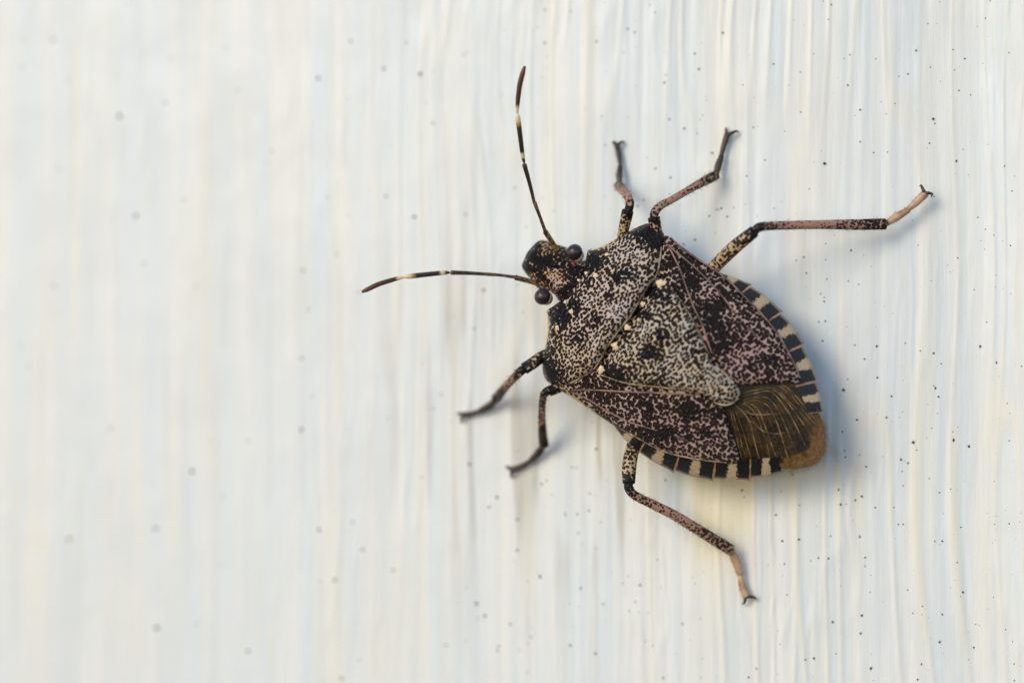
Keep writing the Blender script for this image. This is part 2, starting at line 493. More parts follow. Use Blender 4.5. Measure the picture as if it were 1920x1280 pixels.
# larger specks read off the photograph: pixel position, diameter, kind (1 = with splash hairs)
SPECKS = [(1545, 306, 12, 0), (1557, 8, 6, 0), (1592, 102, 6, 0), (1588, 159, 8, 0), (1611, 205, 7, 0), (1611, 265, 7, 0), (1715, 93, 7, 1), (1737, 42, 5, 0),
          (1806, 107, 8, 0), (1795, 167, 7, 0), (1747, 221, 8, 1), (1750, 230, 6, 0), (1740, 267, 6, 0), (1790, 300, 7, 1), (1700, 137, 6, 0), (1676, 193, 5, 0),
          (1650, 190, 5, 0), (1742, 124, 6, 0), (1840, 116, 4, 0), (1787, 129, 5, 0), (1662, 284, 6, 0), (1581, 109, 5, 0), (1476, 536, 9, 0), (1506, 482, 8, 0),
          (1594, 469, 8, 0), (1541, 639, 8, 0), (1546, 602, 7, 0), (1473, 538, 7, 0), (1448, 543, 6, 0), (1511, 512, 6, 0), (1544, 565, 7, 0), (1547, 487, 6, 0), (1549, 523, 6, 0),
          (1534, 603, 6, 0), (1601, 647, 7, 0), (1642, 649, 9, 0), (1619, 673, 7, 0), (1643, 708, 8, 0), (1580, 731, 9, 1), (1669, 743, 7, 1), (1748, 662, 9, 0),
          (1835, 649, 8, 1), (1866, 680, 7, 1), (1751, 728, 7, 1), (1757, 744, 7, 0), (1605, 787, 8, 0), (1660, 783, 7, 1), (1578, 809, 7, 0), (1582, 845, 7, 0),
          (1610, 853, 6, 0), (1710, 830, 9, 1), (1785, 826, 8, 1), (1814, 838, 8, 1), (1687, 862, 8, 1), (1700, 869, 7, 1), (1622, 875, 7, 0), (1571, 918, 7, 0), (1602, 938, 7, 0),
          (1639, 952, 8, 0), (1614, 931, 7, 1), (1575, 946, 7, 1), (1691, 911, 6, 0), (1762, 682, 6, 0), (1723, 658, 5, 0), (1454, 965, 8, 0), (1466, 1014, 8, 0), (1498, 947, 6, 0),
          (1497, 1011, 8, 0), (1533, 1046, 8, 0), (1552, 1047, 7, 0), (1556, 1005, 6, 0), (1610, 1007, 8, 1), (1620, 1046, 6, 0), (1620, 1062, 6, 0), (1682, 984, 6, 0),
          (1764, 1016, 7, 0), (1750, 1016, 6, 0), (1802, 1112, 8, 1), (1759, 1206, 8, 1), (1823, 1217, 7, 1), (1614, 1155, 9, 1), (1560, 1166, 7, 1), (1612, 1188, 7, 1), (1631, 1254, 9, 1),
          (1525, 1234, 8, 1), (1509, 1237, 7, 0), (1566, 1226, 6, 0), (1418, 1253, 8, 0), (1403, 1269, 7, 0), (1475, 1115, 6, 0), (1470, 1057, 6, 0), (1725, 1247, 7, 1), (1718, 1276, 8, 0),
          (1709, 1151, 5, 0), (1727, 1138, 5, 0), (1764, 1154, 6, 0), (1792, 1056, 5, 0), (1890, 983, 6, 0), (1780, 918, 5, 0), (1691, 984, 6, 0), (1391, 919, 8, 0), (1200, 1096, 8, 0),
          (1089, 1102, 8, 0), (1131, 1132, 7, 0), (1072, 876, 8, 0), (628, 1087, 13, 0), (598, 992, 14, 0), (294, 1176, 15, 0), (292, 990, 15, 0), (909, 1154, 10, 0), (894, 1131, 10, 0), (957, 1169, 9, 0),
          (1069, 1209, 9, 0), (1117, 1224, 8, 0), (935, 1211, 9, 0), (777, 407, 12, 0), (597, 147, 14, 0), (788, 139, 12, 0), (720, 129, 11, 0), (907, 544, 12, 0), (932, 932, 10, 0),
          (917, 950, 10, 0), (1016, 907, 8, 0), (1060, 964, 9, 0), (970, 973, 10, 0), (970, 1031, 10, 0), (1106, 925, 7, 0), (1104, 957, 7, 0), (1013, 1082, 10, 0), (360, 883, 14, 0), (255, 405, 16, 0), (224, 218, 16, 0),
          (680, 1030, 12, 0), (880, 870, 11, 0), (465, 1220, 14, 0), (130, 1010, 16, 0), (565, 805, 13, 0), (1545, 306, 7, 1), (1434, 300, 7, 0), (1400, 330, 6, 0), (1330, 405, 8, 0), (1255, 224, 9, 0), (1283, 241, 9, 0), (1335, 287, 8, 0),
          (1352, 391, 8, 0), (1492, 488, 6, 0), (1537, 551, 6, 0), (1363, 406, 7, 0), (1412, 239, 7, 0), (1355, 62, 8, 0), (1310, 130, 8, 0), (1450, 120, 7, 0), (1500, 210, 6, 0)]
for i in range(30):
    SPECKS.append((random.uniform(-20, 1000), random.uniform(0, 1280), random.uniform(6, 11), 0))
for i, (px, py, dpx, kd) in enumerate(SPECKS):
    if 930 < px < 1480 and 440 < py < 860:
        continue
    p = wall_at(px, py)
    me = SPM[(i % 5) if kd == 0 else 5 + i % 4]
    o = bpy.data.objects.new('speck', me)
    COL.objects.link(o)
    o.parent = wall
    r = dpx / 460 / 2 * (0.50 if dpx > 9 else 0.48)
    o.location = (p.x, -wall_z(p.x, p.z) - r * 0.12, p.z)
    o.scale = (r * random.uniform(.85, 1.15),) * 3
    o.rotation_euler = (0, random.uniform(0, 6.28), 0)
# the countless finer ones
vs, fs = [], []
octa = [(1, 0, 0), (0, 0, 1), (-1, 0, 0), (0, 0, -1), (0, -0.5, 0)]
for i in range(900):
    t = random.random()
    px = 1960 - 1000 * t ** 1.5 if i < 620 else random.uniform(-300, 2200)
    py = random.uniform(-150, 1430)
    p = wall_at(px, py)
    r = random.choice((0.8, 1.0, 1.2, 1.5, 2.0)) / 460 * (1.0 if px > 1350 else 1.4)
    yy = -wall_z(p.x, p.z)
    b = len(vs)
    a = random.uniform(0, 1.5)
    for q in range(6):
        rr = r * random.uniform(0.75, 1.2)
        vs.append((p.x + rr * math.cos(a + q * 1.047), yy + 0.0008, p.z + rr * math.sin(a + q * 1.047)))
    vs.append((p.x, yy - r * 0.4, p.z))
    for q in range(6):
        fs.append((b + (q + 1) % 6, b + q, b + 6))
o = link('fine_specks', mesh('fine_specks', vs, fs), M['speck'], wall, 0)
o['kind'] = 'stuff'

# ------------------------------------------------------------------ the bug: frame and back surface
A0 = wall_at(985, 480, 0.30)
A1 = wall_at(1368, 748, 0.36)
ax = Vector((A0.x - A1.x, 0, A0.z - A1.z)).normalized()
BZ = Vector((0, -1, 0))
BY = BZ.cross(ax)
c0 = wall_at(1240, 660, 0.35)
ROOT = Matrix(((ax.x, BY.x, BZ.x, c0.x), (ax.y, BY.y, BZ.y, 0), (ax.z, BY.z, BZ.z, c0.z), (0, 0, 0, 1)))
RINV = ROOT.inverted()
bug = bpy.data.objects.new('stink_bug', None)
COL.objects.link(bug)
bug.matrix_world = ROOT
bug.empty_display_size = 0.3
bug['label'] = 'mottled brown shield-shaped stink bug clinging to the white painted board'
bug['category'] = 'insect'
bpy.context.view_layer.update()
XH = (RINV @ A0).x
YH = (RINV @ A0).y


def itp(u, tab):
    xs_, ys_ = zip(*tab)
    return np.interp(u, xs_, ys_)


RIDGE = [(-.1, .29), (0, .310), (.1, .350), (.23, .375), (.34, .402), (.45, .425), (.7, .435), (.85, .425), (1.0, .390), (1.25, .318), (1.5, .25), (1.7, .24)]
WID = [(-.1, .13), (0, .13), (.1, .15), (.2, .18), (.27, .27), (.35, .39), (.45, .39), (.7, .38), (.95, .40), (1.2, .35), (1.35, .27), (1.5, .16), (1.7, .15)]
DROP = [(-.1, .05), (0, .05), (.2, .06), (.35, .115), (.7, .13), (1.0, .13), (1.3, .09), (1.5, .04), (1.7, .03)]


def Hs(x, y):
    u = XH - np.asarray(x, float)
    t = np.clip(np.abs(np.asarray(y, float) - YH) / itp(u, WID), 0, 1.35)
    return itp(u, RIDGE) - itp(u, DROP) * t ** 2.2


def loc(px, py, h=None, off=0.0):
    """pixel -> point in the bug's own frame, on its back (h None) or at height h above the board."""
    if h is not None:
        return RINV @ wall_at(px, py, h)
    z = 0.35
    for _ in range(6):
        p = RINV @ wall_at(px, py, z)
        z = float(Hs(p.x, p.y)) + off
    return Vector((p.x, p.y, z))


def pix(v):
    d = (ROOT @ Vector(v)) - CAM
    f = d.dot(FWD)
    return (960 + d.dot(RGT) / f * LENS / 36 * 1920, 640 - d.dot(UPV) / f * LENS / 36 * 1920)


def pixarr(P):
    R = np.array(ROOT.to_3x3())
    W = P @ R.T + np.array(ROOT.translation) - np.array(CAM)
    f = W @ np.array(FWD)
    return 960 + (W @ np.array(RGT)) / f * LENS / 36 * 1920, 640 - (W @ np.array(UPV)) / f * LENS / 36 * 1920


def crom(pts, n=6, closed=False):
    P = [np.array(p, float) for p in pts]
    out = []
    N = len(P)
    rng = range(N) if closed else range(N - 1)
    for i in rng:
        p1, p2 = P[i], P[(i + 1) % N]
        p0 = P[i - 1] if (closed or i > 0) else p1 * 2 - p2
        p3 = P[(i + 2) % N] if (closed or i + 2 < N) else p2 * 2 - p1
        for k in range(n):
            t = k / n
            out.append(0.5 * ((2 * p1) + (-p0 + p2) * t + (2 * p0 - 5 * p1 + 4 * p2 - p3) * t * t + (-p0 + 3 * p1 - 3 * p2 + p3) * t ** 3))
    if not closed:
        out.append(P[-1])
    return out


def resample(pts, step, closed):
    P = np.array(pts, float)
    if closed:
        P = np.vstack([P, P[:1]])
    L = np.concatenate([[0], np.cumsum(np.linalg.norm(np.diff(P, axis=0), axis=1))])
    n = max(3, int(round(L[-1] / step)))
    t = np.linspace(0, L[-1], n + 1)
    Q = np.stack([np.interp(t, L, P[:, i]) for i in range(P.shape[1])], -1)
    return Q[:-1] if closed else Q


def seg_dist(P, A, B):
    D = np.full(len(P), 1e9)
    for a, b in zip(A, B):
        ab = b - a
        t = np.clip(((P - a) @ ab) / max(ab @ ab, 1e-12), 0, 1)
        D = np.minimum(D, np.linalg.norm(P - (a + t[:, None] * ab), axis=1))
    return D


def inside(P, poly):
    x, y = P[:, 0], P[:, 1]
    r = np.zeros(len(P), bool)
    n = len(poly)
    for i in range(n):
        x1, y1 = poly[i]
        x2, y2 = poly[(i + 1) % n]
        c = ((y1 > y) != (y2 > y))
        if y2 != y1:
            r ^= c & (x < (x2 - x1) * (y - y1) / (y2 - y1) + x1)
    return r


def plate(name, outline, off, mat, parent, step=0.013, roll=0.02, rollw=0.03, thick=0.02, attr=None, zfun=None, botfun=None, smooth=4):
    """a curved sclerite: traced outline laid on the back surface, rolled rim, closed underside."""
    px = crom(outline, smooth, True) if smooth else [np.array(p, float) for p in outline]
    L = np.array([loc(p[0], p[1], None, off)[:2] for p in px])
    L = resample(L, step, True)
    lo, hi = L.min(0), L.max(0)
    gx = np.arange(lo[0], hi[0], step)
    gy = np.arange(lo[1], hi[1], step * 0.866)
    G = np.array([(x + (0.5 * step if j % 2 else 0), y) for j, y in enumerate(gy) for x in gx])
    G = G + RNG.uniform(-0.12, 0.12, G.shape) * step
    nxt = np.roll(L, -1, axis=0)
    G = G[inside(G, L)]
    G = G[seg_dist(G, L, nxt) > step * 0.55]
    P2 = np.vstack([L, G])
    nL = len(L)
    res = delaunay_2d_cdt([Vector(p) for p in P2], [(i, (i + 1) % nL) for i in range(nL)], [], 1, 1e-7)
    ov, of = res[0], res[2]
    Q = np.array([(v.x, v.y) for v in ov])
    D = seg_dist(Q, L, nxt)
    z = Hs(Q[:, 0], Q[:, 1]) + off - roll * np.clip(1 - D / rollw, 0, 1) ** 2
    if zfun is not None:
        z = z + zfun(Q, D)
    T = np.column_stack([Q, z])
    zb = z - thick if botfun is None else botfun(Q, D)
    n = len(T)
    Bv = np.column_stack([Q, zb])
    tris = []
    for f in of:
        f = list(f)
        a, b, c = (Q[f[i]] for i in range(3))
        if (b[0] - a[0]) * (c[1] - a[1]) - (b[1] - a[1]) * (c[0] - a[0]) < 0:
            f.reverse()
        tris.append(tuple(f))
    cnt = {}
    for f in tris:
        for i in range(3):
            cnt[(f[i], f[(i + 1) % 3])] = 1
    side = [(a, n + a, n + b, b) for (a, b) in cnt if (b, a) not in cnt]
    side = [(b, a, na, nb2) for (a, na, nb2, b) in side]
    side = [tuple(reversed(s)) if False else s for s in side]
    fcs = tris + [tuple(n + i for i in reversed(f)) for f in tris] + [(s[1], s[2], s[3], s[0]) for s in side]
    me = mesh(name, np.vstack([T, Bv]), fcs)
    ca_ = me.color_attributes.new('pat', 'FLOAT_COLOR', 'POINT')
    c = np.zeros((2 * n, 4))
    c[:, 3] = 1
    if attr is not None:
        qx, qy = pixarr(T)
        a3 = attr(qx, qy, D, Q)
        for i in range(3):
            c[:n, i] = np.clip(a3[i], -1, 1)
            c[n:, i] = c[:n, i]
    ca_.data.foreach_set('color', c.astype(np.float32).ravel())
    return link(name, me, mat, parent, 50)


def spots(qx, qy, lst):
    r = np.zeros(len(qx))
    for (x, y, rad, amp) in lst:
        r = r + amp * np.exp(-((qx - x) ** 2 + (qy - y) ** 2) / (rad * rad))
    return r


def tube(name, pts, radii, mat, parent, sides=12, n=5, flat=1.0, attr=None, cap=True, smooth=True):
    """tapered limb through 3-D points; UV.x runs base to tip."""
    PR = [np.array([*p, r]) for p, r in zip(pts, radii)]
    C = np.array(crom(PR, n)) if smooth else np.array(PR)
    m = len(C)
    vs, fs, us = [], [], []
    prev = None
    Ls = np.concatenate([[0], np.cumsum(np.linalg.norm(np.diff(C[:, :3], axis=0), axis=1))])
    Ls = Ls / Ls[-1]
    for i in range(m):
        t = Vector(C[min(i + 1, m - 1), :3] - C[max(i - 1, 0), :3]).normalized()
        up = Vector((0, 0, 1)) if prev is None else prev
        s = t.cross(up)
        if s.length < 1e-4:
            s = t.cross(Vector((1, 0, 0)))
        s.normalize()
        u2 = s.cross(t).normalized()
        prev = u2
        r = C[i, 3]
        for k in range(sides):
            a = 2 * math.pi * k / sides
            vs.append(Vector(C[i, :3]) + s * (r * math.cos(a)) + u2 * (r * flat * math.sin(a)))
            us.append(Ls[i])
    for i in range(m - 1):
        for k in range(sides):
            k2 = (k + 1) % sides
            fs.append((i * sides + k, i * sides + k2, (i + 1) * sides + k2, (i + 1) * sides + k))
    for i, e, sg in ((0, 0, -1), (m - 1, 1, 1)):
        t = Vector(C[min(i + 1, m - 1), :3] - C[max(i - 1, 0), :3]).normalized() * sg
        vs.append(Vector(C[i, :3]) + t * C[i, 3] * 0.55)
        us.append(float(e))
        q = len(vs) - 1
        for k in range(sides):
            k2 = (k + 1) % sides
            fs.append((i * sides + k2, i * sides + k, q) if sg < 0 else (i * sides + k, i * sides + k2, q))
    me = mesh(name, vs, fs)
    uv = me.uv_layers.new(name='UVMap')
    li = np.zeros(len(me.loops), int)
    me.loops.foreach_get('vertex_index', li)
    U = np.array(us)[li]
    uv.data.foreach_set('uv', np.column_stack([U, U * 0]).astype(np.float32).ravel())
    ca_ = me.color_attributes.new('pat', 'FLOAT_COLOR', 'POINT')
    c = np.zeros((len(vs), 4))
    c[:, 3] = 1
    if attr is not None:
        a3 = attr(np.array(us), np.array([tuple(v) for v in vs]))
        for i in range(3):
            c[:, i] = np.clip(a3[i], -1, 1)
    ca_.data.foreach_set('color', c.astype(np.float32).ravel())
    return link(name, me, mat, parent, 55)


# ------------------------------------------------------------------ underside
UNDER = [(1075, 545), (1095, 500), (1150, 465), (1215, 440), (1290, 490), (1350, 528), (1410, 560), (1460, 610), (1500, 690), (1520, 770), (1525, 850), (1460, 868), (1400, 880),
         (1330, 878), (1260, 862), (1195, 830), (1140, 770), (1060, 720), (1035, 690), (1040, 610), (1055, 570)]
plate('body', UNDER, -0.055, M['body'], bug, 0.03, 0.02, 0.05,
      botfun=lambda Q, D: np.maximum(0.055, 0.21 - 0.16 * (1 - np.clip(1 - D / 0.22, 0, 1) ** 2)))

# ------------------------------------------------------------------ head
HEAD = [(1104, 520), (1100, 496), (1092, 488), (1080, 487), (1066, 480), (1060, 470), (1054, 464), (1047, 461), (1038, 458), (1030, 457), (1021, 452), (1009, 449), (1000, 453), (991, 462),
        (982, 473), (977, 485), (972, 497), (976, 507), (983, 516), (990, 524), (996, 533), (1004, 541), (1012, 544), (1022, 545), (1034, 552), (1042, 563), (1052, 566), (1068, 570), (1090, 550)]
GR = [[(984, 478), (1000, 484), (1020, 492), (1036, 498), (1052, 500)], [(975, 497), (992, 504), (1010, 514), (1022, 522), (1032, 532)]]
GRL = [np.array([loc(*p)[:2] for p in crom(g, 4)]) for g in GR]


def head_z(Q, D):
    z = 0.012 * (1 - np.clip(1 - D / 0.09, 0, 1) ** 2)
    for g in GRL:
        d = seg_dist(Q, g[:-1], g[1:])
        z = z - 0.010 * np.exp(-(d / 0.007) ** 2)
    return z


def head_attr(qx, qy, D, Q):
    d = spots(qx, qy, [(1000, 480, 26, .25), (990, 460, 20, .22), (1075, 515, 18, .3), (1065, 545, 16, .3), (1055, 490, 16, .25), (1020, 530, 15, .1), (1035, 515, 16, -.35), (1050, 525, 14, -.3), (1020, 470, 12, -.15)])
    for g in GRL:
        d = d + 0.5 * np.exp(-(seg_dist(Q, g[:-1], g[1:]) / 0.008) ** 2)
    warm = spots(qx, qy, [(1030, 465, 22, .9), (1005, 520, 20, .9), (1015, 500, 20, .5), (1070, 530, 12, .5), (990, 495, 12, .5)])
    return d, spots(qx, qy, [(1045, 520, 25, .6)]), np.clip(warm, 0, 1)


head = plate('head', HEAD, -0.012, M['head'], bug, 0.0085, 0.055, 0.045, 0.05, head_attr, head_z)


def ball(name, c, r, mat, parent, squash=(1, 1, 1), rot=0.0, sub=3):
    bm = bmesh.new()
    bmesh.ops.create_icosphere(bm, subdivisions=sub, radius=1.0)
    R = Matrix.Rotation(rot, 3, 'Z')
    for v in bm.verts:
        v.co = R @ Vector((v.co.x * r * squash[0], v.co.y * r * squash[1], v.co.z * r * squash[2])) + Vector(c)
    me = bpy.data.meshes.new(name)
    bm.to_mesh(me)
    bm.free()
    return link(name, me, mat, parent, 0)


for (ex, ey, sx, sy) in ((1077, 473, 1082, 479), (1017, 556, 1024, 559)):
    p = loc(ex, ey, 0.345)
    e = ball('eye', p, 0.0335, M['eye'], head, (0.95, 1.0, 0.95))
    q = loc(sx, sy, 0.335)
    ball('eye_socket', q, 0.0275, M['eye_socket'], head, (1.0, 1.0, 0.75))
for (ex, ey) in ((1077, 498), (1043, 547)):
    p = loc(ex, ey)
    ball('ocellus', (p.x, p.y, p.z + 0.0), 0.0085, M['ocellus'], head, sub=2)

# ------------------------------------------------------------------ pronotum
PRON = [(1022, 582), (1030, 576), (1043, 567), (1058, 556), (1071, 537), (1082, 521), (1092, 507), (1094, 491), (1097, 475), (1101, 466), (1109, 467), (1124, 462), (1142, 453), (1161, 442), (1182, 430),
        (1201, 421), (1214, 418), (1227, 423), (1236, 432), (1241, 446), (1241, 460), (1239, 478), (1236, 502), (1229, 520), (1213, 541), (1198, 566), (1183, 593), (1162, 619), (1142, 647), (1124, 678),
        (1111, 696), (1092, 707), (1074, 717), (1057, 723), (1041, 724), (1024, 717), (1015, 702), (1013, 682), (1015, 665), (1020, 652), (1023, 634), (1025, 612), (1024, 593)]


def pron_attr(qx, qy, D, Q):
    d = spots(qx, qy, [(1116, 484, 20, .5), (1100, 500, 14, .35), (1108, 525, 16, .25), (1075, 575, 20, .5), (1050, 580, 16, .45), (1045, 605, 18, .45), (1058, 560, 10, .2), (1180, 509, 15, .5), (1160, 522, 13, .45),
                       (1142, 556, 13, .42), (1115, 600, 14, .42), (1087, 632, 15, .45), (1204, 430, 24, .55), (1230, 462, 16, .55), (1225, 440, 16, .5), (1190, 470, 12, .1), (1020, 690, 20, .6), (1045, 706, 16, .45), (1032, 655, 14, .35),
                       (1215, 505, 10, .15), (1150, 610, 12, .15), (1128, 535, 14, -.2), (1100, 570, 12, -.2), (1150, 580, 18, -.28), (1175, 540, 12, -.2), (1190, 490, 14, -.15), (1165, 480, 14, -.1), (1075, 610, 14, -.12), (1060, 660, 14, -.12), (1110, 640, 16, -.08), (1215, 475, 12, -.1)])
    d = d + 0.16 * np.clip(1 - D / 0.012, 0, 1)
    warm = spots(qx, qy, [(1110, 490, 26, .7), (1050, 600, 28, .7), (1040, 650, 28, .5), (1090, 680, 30, .6), (1140, 455, 20, .7), (1220, 490, 18, .5), (1215, 470, 16, .4)])
    return d, spots(qx, qy, [(1150, 560, 40, .25)]), np.clip(warm, 0, 1)


def pron_z(Q, D):
    return 0.006 * np.sin(Q[:, 0] * 90 + 3 * np.sin(Q[:, 1] * 11)) * 0.25 * np.clip(D / 0.03, 0, 1)


pron = plate('pronotum', PRON, 0.012, M['pronotum'], bug, 0.014, 0.034, 0.035, 0.035, pron_attr, pron_z)


def seam(name, pxs, off, r, mat, parent, n=4, sides=7, h=None):
    pts = [loc(x, y, h, off) for x, y in pxs]
    m = len(pts)
    rad = [r * (0.45 if i in (0, m - 1) else 1.0) for i in range(m)]
    return tube(name, pts, rad, mat, parent, sides, n)


seam('hind_rim', [(1240, 462), (1238, 480), (1235, 502), (1228, 519), (1212, 540), (1197, 565), (1182, 592), (1161, 618), (1141, 646), (1123, 677), (1110, 695), (1092, 706), (1074, 716), (1058, 722)],
     -0.013, 0.0044, M['rim'], pron)
seam('side_rim', [(1103, 470), (1110, 470), (1125, 465), (1143, 456), (1161, 445)], -0.022, 0.005, M['callus'], pron)
seam('side_rim', [(1025, 585), (1028, 595), (1029, 612), (1027, 634), (1023, 650)], -0.022, 0.005, M['callus'], pron)


def callus(px, py, rpx, parent, off, el=1.0):
    p = loc(px, py, None, off)
    r = rpx / 460
    bm = bmesh.new()
    bmesh.ops.create_icosphere(bm, subdivisions=3, radius=1)
    sd_ = px * 0.37
    for v in bm.verts:
        n_ = 1 + 0.75 * noise.noise(Vector((v.co.x * 1.7 + sd_, v.co.y * 1.7, 0)))
        v.co = Vector((v.co.x * r * n_ * el, v.co.y * r * n_, v.co.z * r * 0.14)) + p
    me = bpy.data.meshes.new('callus_spot')
    bm.to_mesh(me)
    bm.free()
    return link('callus_spot', me, M['callus'], parent, 0)


for (x, y, r) in ((1139, 478, 5.0), (1117, 516, 5.5), (1099, 512, 3.0), (1071, 584, 4.5), (1046, 614, 5), (1085, 525, 3), (1060, 566, 3)):
    callus(x, y, r, pron, 0.0125)

# ------------------------------------------------------------------ forewings (under the scutellum)
WR = [(1236, 470), (1240, 450), (1243, 441), (1254, 444), (1269, 459), (1290, 476), (1312, 491), (1335, 504), (1350, 516), (1369, 531), (1387, 549), (1406, 568), (1425, 587), (1444, 609), (1461, 632), (1477, 660),
      (1490, 684), (1500, 708), (1496, 718), (1473, 718), (1443, 718), (1413, 720), (1380, 721), (1352, 715), (1325, 670), (1298, 612), (1272, 570), (1246, 530), (1232, 505)]
WL = [(1048, 716), (1044, 726), (1061, 738), (1087, 754), (1112, 771), (1133, 785), (1150, 797), (1166, 807), (1180, 814), (1202, 826), (1228, 840), (1253, 850), (1288, 859), (1325, 865), (1362, 869), (1381, 868),
      (1384, 860), (1381, 846), (1374, 822), (1366, 798), (1359, 778), (1353, 764), (1335, 748), (1290, 728), (1240, 720), (1190, 714), (1145, 700), (1118, 692), (1090, 703)]


def nz2(qx, qy, s, seed):
    return smooth_noise(qx, qy, s, s, seed)


def wr_attr(qx, qy, D, Q):
    d = spots(qx, qy, [(1284, 500, 13, .4), (1299, 532, 16, .45), (1342, 575, 16, .5), (1346, 611, 18, .45), (1359, 649, 18, .4), (1443, 678, 20, .35), (1400, 640, 14, .3), (1320, 600, 10, .25), (1410, 690, 14, .25), (1262, 480, 10, .2),
                       (1352, 545, 10, .2), (1240, 500, 20, .35), (1270, 545, 16, .3), (1300, 590, 14, .3), (1330, 655, 12, .3), (1365, 590, 12, -.25), (1330, 555, 12, -.2), (1385, 660, 20, -.25), (1420, 650, 18, -.2), (1470, 690, 15, -.15), (1420, 710, 25, -.1),
                       (1335, 515, 12, -.2), (1270, 460, 10, -.2)])
    d = d + 0.10 * nz2(qx, qy, 22, 51)
    dc = spots(qx, qy, [(1300, 485, 16, 1), (1340, 512, 18, 1), (1380, 548, 18, 1), (1420, 590, 20, .9), (1455, 635, 20, .8), (1262, 452, 14, 1)])
    return d, np.clip(spots(qx, qy, [(1370, 620, 60, .8), (1400, 690, 60, .9), (1460, 690, 40, .8), (1310, 540, 40, .4)]) - dc * 0.7, 0, 1), np.clip(spots(qx, qy, [(1255, 450, 20, .9), (1248, 490, 20, .6)]), 0, 1)


def wl_attr(qx, qy, D, Q):
    d = spots(qx, qy, [(1214, 769, 16, .35), (1293, 769, 18, .4), (1252, 810, 16, .45), (1325, 810, 14, .45), (1185, 755, 14, .3), (1130, 745, 14, .2), (1345, 845, 14, .2), (1345, 785, 10, .2), (1200, 800, 14, .25), (1150, 720, 18, .2), (1100, 718, 16, .2),
                       (1215, 815, 14, .15), (1200, 780, 12, -.2), (1265, 790, 14, -.2), (1310, 790, 14, -.22), (1250, 835, 14, -.1), (1345, 825, 12, -.1), (1090, 722, 12, -.2), (1160, 795, 8, -.1), (1060, 732, 10, -.15)])
    d = d + 0.10 * nz2(qx, qy, 22, 52)
    return d, np.clip(spots(qx, qy, [(1270, 790, 60, .75), (1330, 830, 50, .7), (1190, 770, 40, .5)]), 0, 1), np.clip(spots(qx, qy, [(1070, 735, 26, .9), (1110, 720, 26, .5), (1120, 765, 30, .5), (1200, 815, 40, .2)]), 0, 1)


wing_r = plate('forewing', WR, -0.012, M['wing'], bug, 0.0135, 0.016, 0.03, 0.014, wr_attr)
wing_r['label'] = 'right forewing, pink and purple mottled'
wing_l = plate('forewing', WL, -0.010, M['wing'], bug, 0.0135, 0.016, 0.03, 0.014, wl_attr)
wing_l['label'] = 'left forewing, brown mottled'
VO = -0.010
seam('vein', [(1250, 462), (1258, 470), (1266, 486), (1275, 504), (1286, 536), (1301, 576), (1316, 607), (1327, 641), (1335, 662)], VO, 0.0040, M['wvein'], wing_r)
seam('vein', [(1246, 453), (1262, 468), (1281, 483), (1312, 510), (1342, 541), (1368, 572), (1389, 598)], VO, 0.0032, M['wvein'], wing_r)
seam('vein', [(1404, 615), (1411, 622), (1420, 634)], VO, 0.006, M['wvein'], wing_r)
seam('vein', [(1258, 445), (1272, 459), (1293, 475), (1315, 490), (1338, 504), (1352, 515), (1372, 531), (1389, 549), (1408, 568), (1427, 587), (1446, 610), (1463, 633), (1478, 660), (1490, 683), (1499, 706)], -0.024, 0.0042, M['wvein'], wing_r)
seam('vein', [(1072, 732), (1085, 731), (1116, 731), (1167, 734), (1219, 736), (1271, 738), (1302, 741)], VO, 0.0044, M['wvein'], wing_l)
seam('vein', [(1070, 734), (1090, 742), (1107, 751), (1142, 772), (1176, 789), (1205, 799), (1233, 807)], VO, 0.0034, M['wvein'], wing_l)
seam('vein', [(1267, 818), (1280, 823), (1292, 828)], VO, 0.006, M['wvein'], wing_l)
seam('vein', [(1050, 730), (1062, 737), (1088, 753), (1113, 770), (1134, 784), (1152, 796), (1180, 812), (1203, 825), (1229, 839), (1254, 849), (1289, 857), (1326, 863), (1362, 867)], -0.022, 0.0040, M['rim'], wing_l)

# ------------------------------------------------------------------ wing membrane
MEM = [(1352, 770), (1345, 755), (1375, 735), (1385, 716), (1415, 714), (1450, 712), (1490, 710), (1506, 719), (1516, 737), (1524, 755), (1532, 770), (1540, 786), (1546, 802), (1548, 822), (1547, 843), (1538, 860), (1522, 873),
       (1494, 879), (1465, 878), (1433, 874), (1394, 870), (1378, 864), (1372, 848), (1366, 822), (1358, 798), (1350, 782)]


def mem_attr(qx, qy, D, Q):
    d = spots(qx, qy, [(1360, 768, 16, .9), (1362, 785, 14, .7), (1477, 783, 9, .9), (1470, 803, 8, .9), (1436, 812, 8, .8), (1505, 822, 12, .7), (1452, 868, 10, .9), (1496, 842, 10, .7), (1520, 805, 10, .5), (1400, 718, 22, .9), (1450, 716, 22, .9), (1385, 800, 16, .4), (1410, 862, 14, .6),
                       (1375, 820, 9, .6), (1465, 872, 7, .9)])
    rim = np.clip(1 - D / 0.085, 0, 1) * np.clip(spots(qx, qy, [(1546, 830, 55, 1.0), (1520, 872, 40, .9), (1490, 880, 26, .7), (1462, 884, 16, .3)]), 0, 1) * 1.5
    return d, np.clip(rim, 0, 1), qx * 0


def mem_z(Q, D):
    return 0.0010 * np.sin(Q[:, 1] * 70 + Q[:, 0] * 18) * np.clip(D / 0.05, 0, 1)


